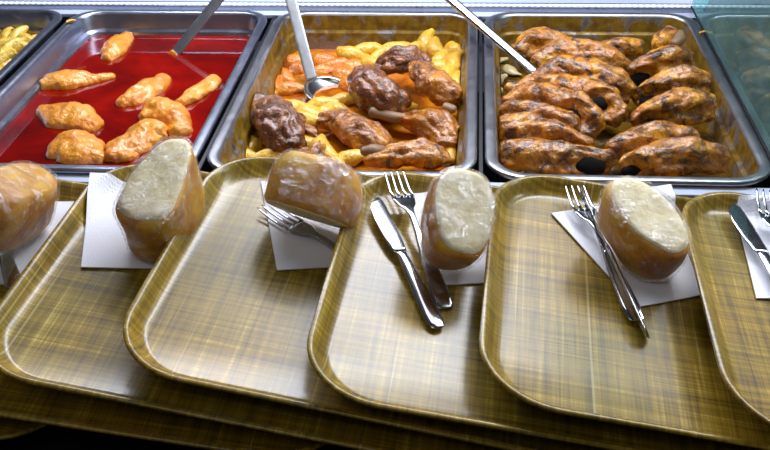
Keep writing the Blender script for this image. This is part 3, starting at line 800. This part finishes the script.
# long roast chicken pieces
GR = 'long roast chicken pieces lying side by side'
def roast(spine, label, seed, hollow=None, bone=None, m=None):
    # a folded skin lobe tucked along the near side of the main lobe
    ax = (V(spine[-1][0])-V(spine[0][0])).normalized(); sd = ax.cross(V((0, 0, 1))).normalized()
    if sd.y > 0: sd = -sd
    spine = [(p, a*.84, b*.90) for p, a, b in spine]
    second = [(V(p)+sd*a*.70+V((0, 0, -b*.60)), a*.60, b*.56) for p, a, b in spine]
    return leg(spine, m or m_gold, label, seed, hollow=hollow, bone=bone, name='roast_chicken', grp=GR, extra=(second,))
roast([((0.3897,0.4332,-0.0260), .016, .016), ((0.4127,0.4505,-0.0200), .026, .022), ((0.4429,0.4512,-0.0200), .028, .022), ((0.4692,0.4379,-0.0240), .020, .016)], 'golden roast chicken piece at the back left behind the tool handle', 31)
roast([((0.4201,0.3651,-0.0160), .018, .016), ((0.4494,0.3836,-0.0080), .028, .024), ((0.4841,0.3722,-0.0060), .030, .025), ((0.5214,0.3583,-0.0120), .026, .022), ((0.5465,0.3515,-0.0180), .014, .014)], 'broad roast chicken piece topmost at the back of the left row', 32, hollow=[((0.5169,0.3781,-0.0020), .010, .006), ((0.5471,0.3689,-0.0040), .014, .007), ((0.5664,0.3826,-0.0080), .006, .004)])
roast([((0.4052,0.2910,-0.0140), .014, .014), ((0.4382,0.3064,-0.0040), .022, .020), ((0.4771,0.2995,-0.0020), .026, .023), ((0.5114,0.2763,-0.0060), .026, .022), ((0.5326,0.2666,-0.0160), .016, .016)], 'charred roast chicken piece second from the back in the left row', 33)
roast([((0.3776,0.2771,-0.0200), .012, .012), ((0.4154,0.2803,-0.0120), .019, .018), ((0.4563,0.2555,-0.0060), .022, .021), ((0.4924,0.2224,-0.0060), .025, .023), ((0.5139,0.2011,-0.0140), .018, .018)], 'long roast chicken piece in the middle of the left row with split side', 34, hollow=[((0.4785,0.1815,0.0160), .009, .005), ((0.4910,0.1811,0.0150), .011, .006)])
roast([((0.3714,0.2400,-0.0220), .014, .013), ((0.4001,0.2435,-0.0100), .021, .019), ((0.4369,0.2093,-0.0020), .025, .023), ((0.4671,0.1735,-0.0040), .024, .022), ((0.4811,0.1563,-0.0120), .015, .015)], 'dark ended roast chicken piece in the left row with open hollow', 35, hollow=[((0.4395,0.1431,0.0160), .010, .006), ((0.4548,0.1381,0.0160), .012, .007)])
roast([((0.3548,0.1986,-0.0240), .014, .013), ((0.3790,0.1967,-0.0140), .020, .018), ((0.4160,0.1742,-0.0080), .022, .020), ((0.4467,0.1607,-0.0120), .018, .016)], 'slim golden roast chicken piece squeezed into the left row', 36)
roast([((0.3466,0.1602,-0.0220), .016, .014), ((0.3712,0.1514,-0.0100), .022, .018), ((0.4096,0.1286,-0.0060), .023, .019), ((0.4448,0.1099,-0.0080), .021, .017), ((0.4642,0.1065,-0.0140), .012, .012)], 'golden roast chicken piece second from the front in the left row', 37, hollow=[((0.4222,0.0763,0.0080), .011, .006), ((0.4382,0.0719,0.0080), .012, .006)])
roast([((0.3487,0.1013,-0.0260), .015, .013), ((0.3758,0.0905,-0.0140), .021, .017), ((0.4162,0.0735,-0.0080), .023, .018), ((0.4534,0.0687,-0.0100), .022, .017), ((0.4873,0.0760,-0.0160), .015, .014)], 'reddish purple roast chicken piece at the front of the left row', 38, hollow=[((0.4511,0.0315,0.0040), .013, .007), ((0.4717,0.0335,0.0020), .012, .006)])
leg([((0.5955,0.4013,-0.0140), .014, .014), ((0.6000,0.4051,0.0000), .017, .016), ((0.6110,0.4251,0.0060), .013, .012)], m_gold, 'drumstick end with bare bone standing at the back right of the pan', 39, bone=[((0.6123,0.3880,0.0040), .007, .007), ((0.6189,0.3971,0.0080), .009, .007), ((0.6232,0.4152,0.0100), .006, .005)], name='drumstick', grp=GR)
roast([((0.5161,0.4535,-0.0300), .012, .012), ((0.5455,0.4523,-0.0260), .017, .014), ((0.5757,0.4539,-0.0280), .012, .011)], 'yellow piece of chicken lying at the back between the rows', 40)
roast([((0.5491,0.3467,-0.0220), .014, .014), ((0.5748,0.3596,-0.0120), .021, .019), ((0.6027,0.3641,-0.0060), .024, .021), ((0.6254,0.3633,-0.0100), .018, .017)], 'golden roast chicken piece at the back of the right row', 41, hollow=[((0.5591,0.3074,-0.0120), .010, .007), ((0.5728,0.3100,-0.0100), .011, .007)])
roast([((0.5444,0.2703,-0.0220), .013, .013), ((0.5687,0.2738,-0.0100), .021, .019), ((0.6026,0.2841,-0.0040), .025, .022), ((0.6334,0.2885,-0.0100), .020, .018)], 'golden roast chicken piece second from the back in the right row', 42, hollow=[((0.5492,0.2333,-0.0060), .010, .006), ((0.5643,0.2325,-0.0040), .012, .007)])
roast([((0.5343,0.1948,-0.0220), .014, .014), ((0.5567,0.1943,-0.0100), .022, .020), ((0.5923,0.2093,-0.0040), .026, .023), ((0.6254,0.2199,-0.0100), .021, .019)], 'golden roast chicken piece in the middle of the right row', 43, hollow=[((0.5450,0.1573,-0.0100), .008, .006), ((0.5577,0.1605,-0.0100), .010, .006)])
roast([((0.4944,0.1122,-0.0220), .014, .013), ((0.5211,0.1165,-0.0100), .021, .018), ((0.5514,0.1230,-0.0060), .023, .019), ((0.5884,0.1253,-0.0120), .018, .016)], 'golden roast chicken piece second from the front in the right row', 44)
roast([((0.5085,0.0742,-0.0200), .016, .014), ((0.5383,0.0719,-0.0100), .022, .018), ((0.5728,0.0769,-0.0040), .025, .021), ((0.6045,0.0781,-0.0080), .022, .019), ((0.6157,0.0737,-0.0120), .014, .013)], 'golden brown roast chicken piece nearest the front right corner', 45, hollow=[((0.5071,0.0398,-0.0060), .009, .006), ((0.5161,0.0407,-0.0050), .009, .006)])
# onion shreds in the gravy
for i, (c, a) in enumerate([((0.3604,0.4336,-0.0460), .6), ((0.3821,0.3995,-0.0440), 2.2), ((0.3638,0.3675,-0.0460), 1.2), ((0.3488,0.3256,-0.0460), .4)]):
    wedge(c, .036, .008, .004, a, .1, m_onion, 'limp pale onion shred in the gravy left of the roast chicken', 'onion shreds in the gravy', 300+i, 'onion_shred')['category'] = 'onion'
# slices in the pan behind the glass
GG = 'pale meat slices in the pan behind the glass'
for i, (c, a) in enumerate([((0.7430,0.4988,-0.0400), .3), ((0.7640,0.4628,-0.0380), .2), ((0.7310,0.4048,-0.0360), .5), ((0.7447,0.3582,-0.0340), .3), ((0.7264,0.3152,-0.0360), .1), ((0.7785,0.4086,-0.0340), .4), ((0.7270,0.2588,-0.0360), .3), ((0.7575,0.3022,-0.0340), .2), ((0.7398,0.5501,-0.0440), .1), ((0.7845,0.5426,-0.0440), .2), ((0.8052,0.4912,-0.0380), .3)]):
    wedge(c, .085, .022, .016, a, .05, m_strip if i % 3 else m_leg, 'blurred pale meat piece in the pan behind the glass', GG, 320+i, 'meat_piece')['category'] = 'meat'
# crumbs fallen on the steel
for i, (c, a, lab) in enumerate([((0.6609,0.4364,0.0035), .4, 'longer yellow food crumb at the foot of the glass'), ((0.6826,0.4368,0.0035), 2.2, 'shorter yellow food crumb on the pan rim behind the glass')]):
    wedge(c, .016, .003, .0025, a, 0, m_pot, lab, 'crumbs on the steel', 340+i, 'food_crumb')['category'] = 'crumb'
wedge((-0.3134,0.4644,0.0035), .016, .003, .0025, .6, 0, m_pot, 'yellow food crumb on the left rim of the red sauce pan', 'crumbs on the steel', 345, 'food_crumb')['category'] = 'crumb'

# ------------------------------------------------------------------ light
def area(name, loc, target, sx, sy, power, col):
    d = bpy.data.lights.new(name, 'AREA'); d.shape = 'RECTANGLE'; d.size = sx; d.size_y = sy; d.energy = power; d.color = col
    o = bpy.data.objects.new(name, d); o.location = loc
    o.rotation_euler = (V(target)-V(loc)).to_track_quat('-Z', 'Y').to_euler()
    return link(o)
area('canopy_lamp', (.55, .37, .64), (.42, .0, 0), 2.0, .16, 24, (.86, .90, 1.0))
area('ceiling_lamp', (.9, .9, 1.9), (.4, 0, 0), 1.4, .6, 10, (.95, .96, 1.0))  # added fill from the rear right, not a known fixture
area('hall_lamp', (.0, -1.6, 2.2), (.3, .1, 0), 1.2, 1.2, 8, (1.0, .96, .9))  # added soft fill behind the camera to lift the front, not a known fixture
w = bpy.data.worlds.new('World'); SC.world = w; w.use_nodes = True
w.node_tree.nodes['Background'].inputs[0].default_value = (.55, .6, .72, 1)
w.node_tree.nodes['Background'].inputs[1].default_value = .07
SC.view_settings.view_transform = 'Standard'; SC.view_settings.look = 'None'
SC.view_settings.gamma = 1; SC.view_settings.use_curve_mapping = False
SC.view_settings.exposure = -0.08
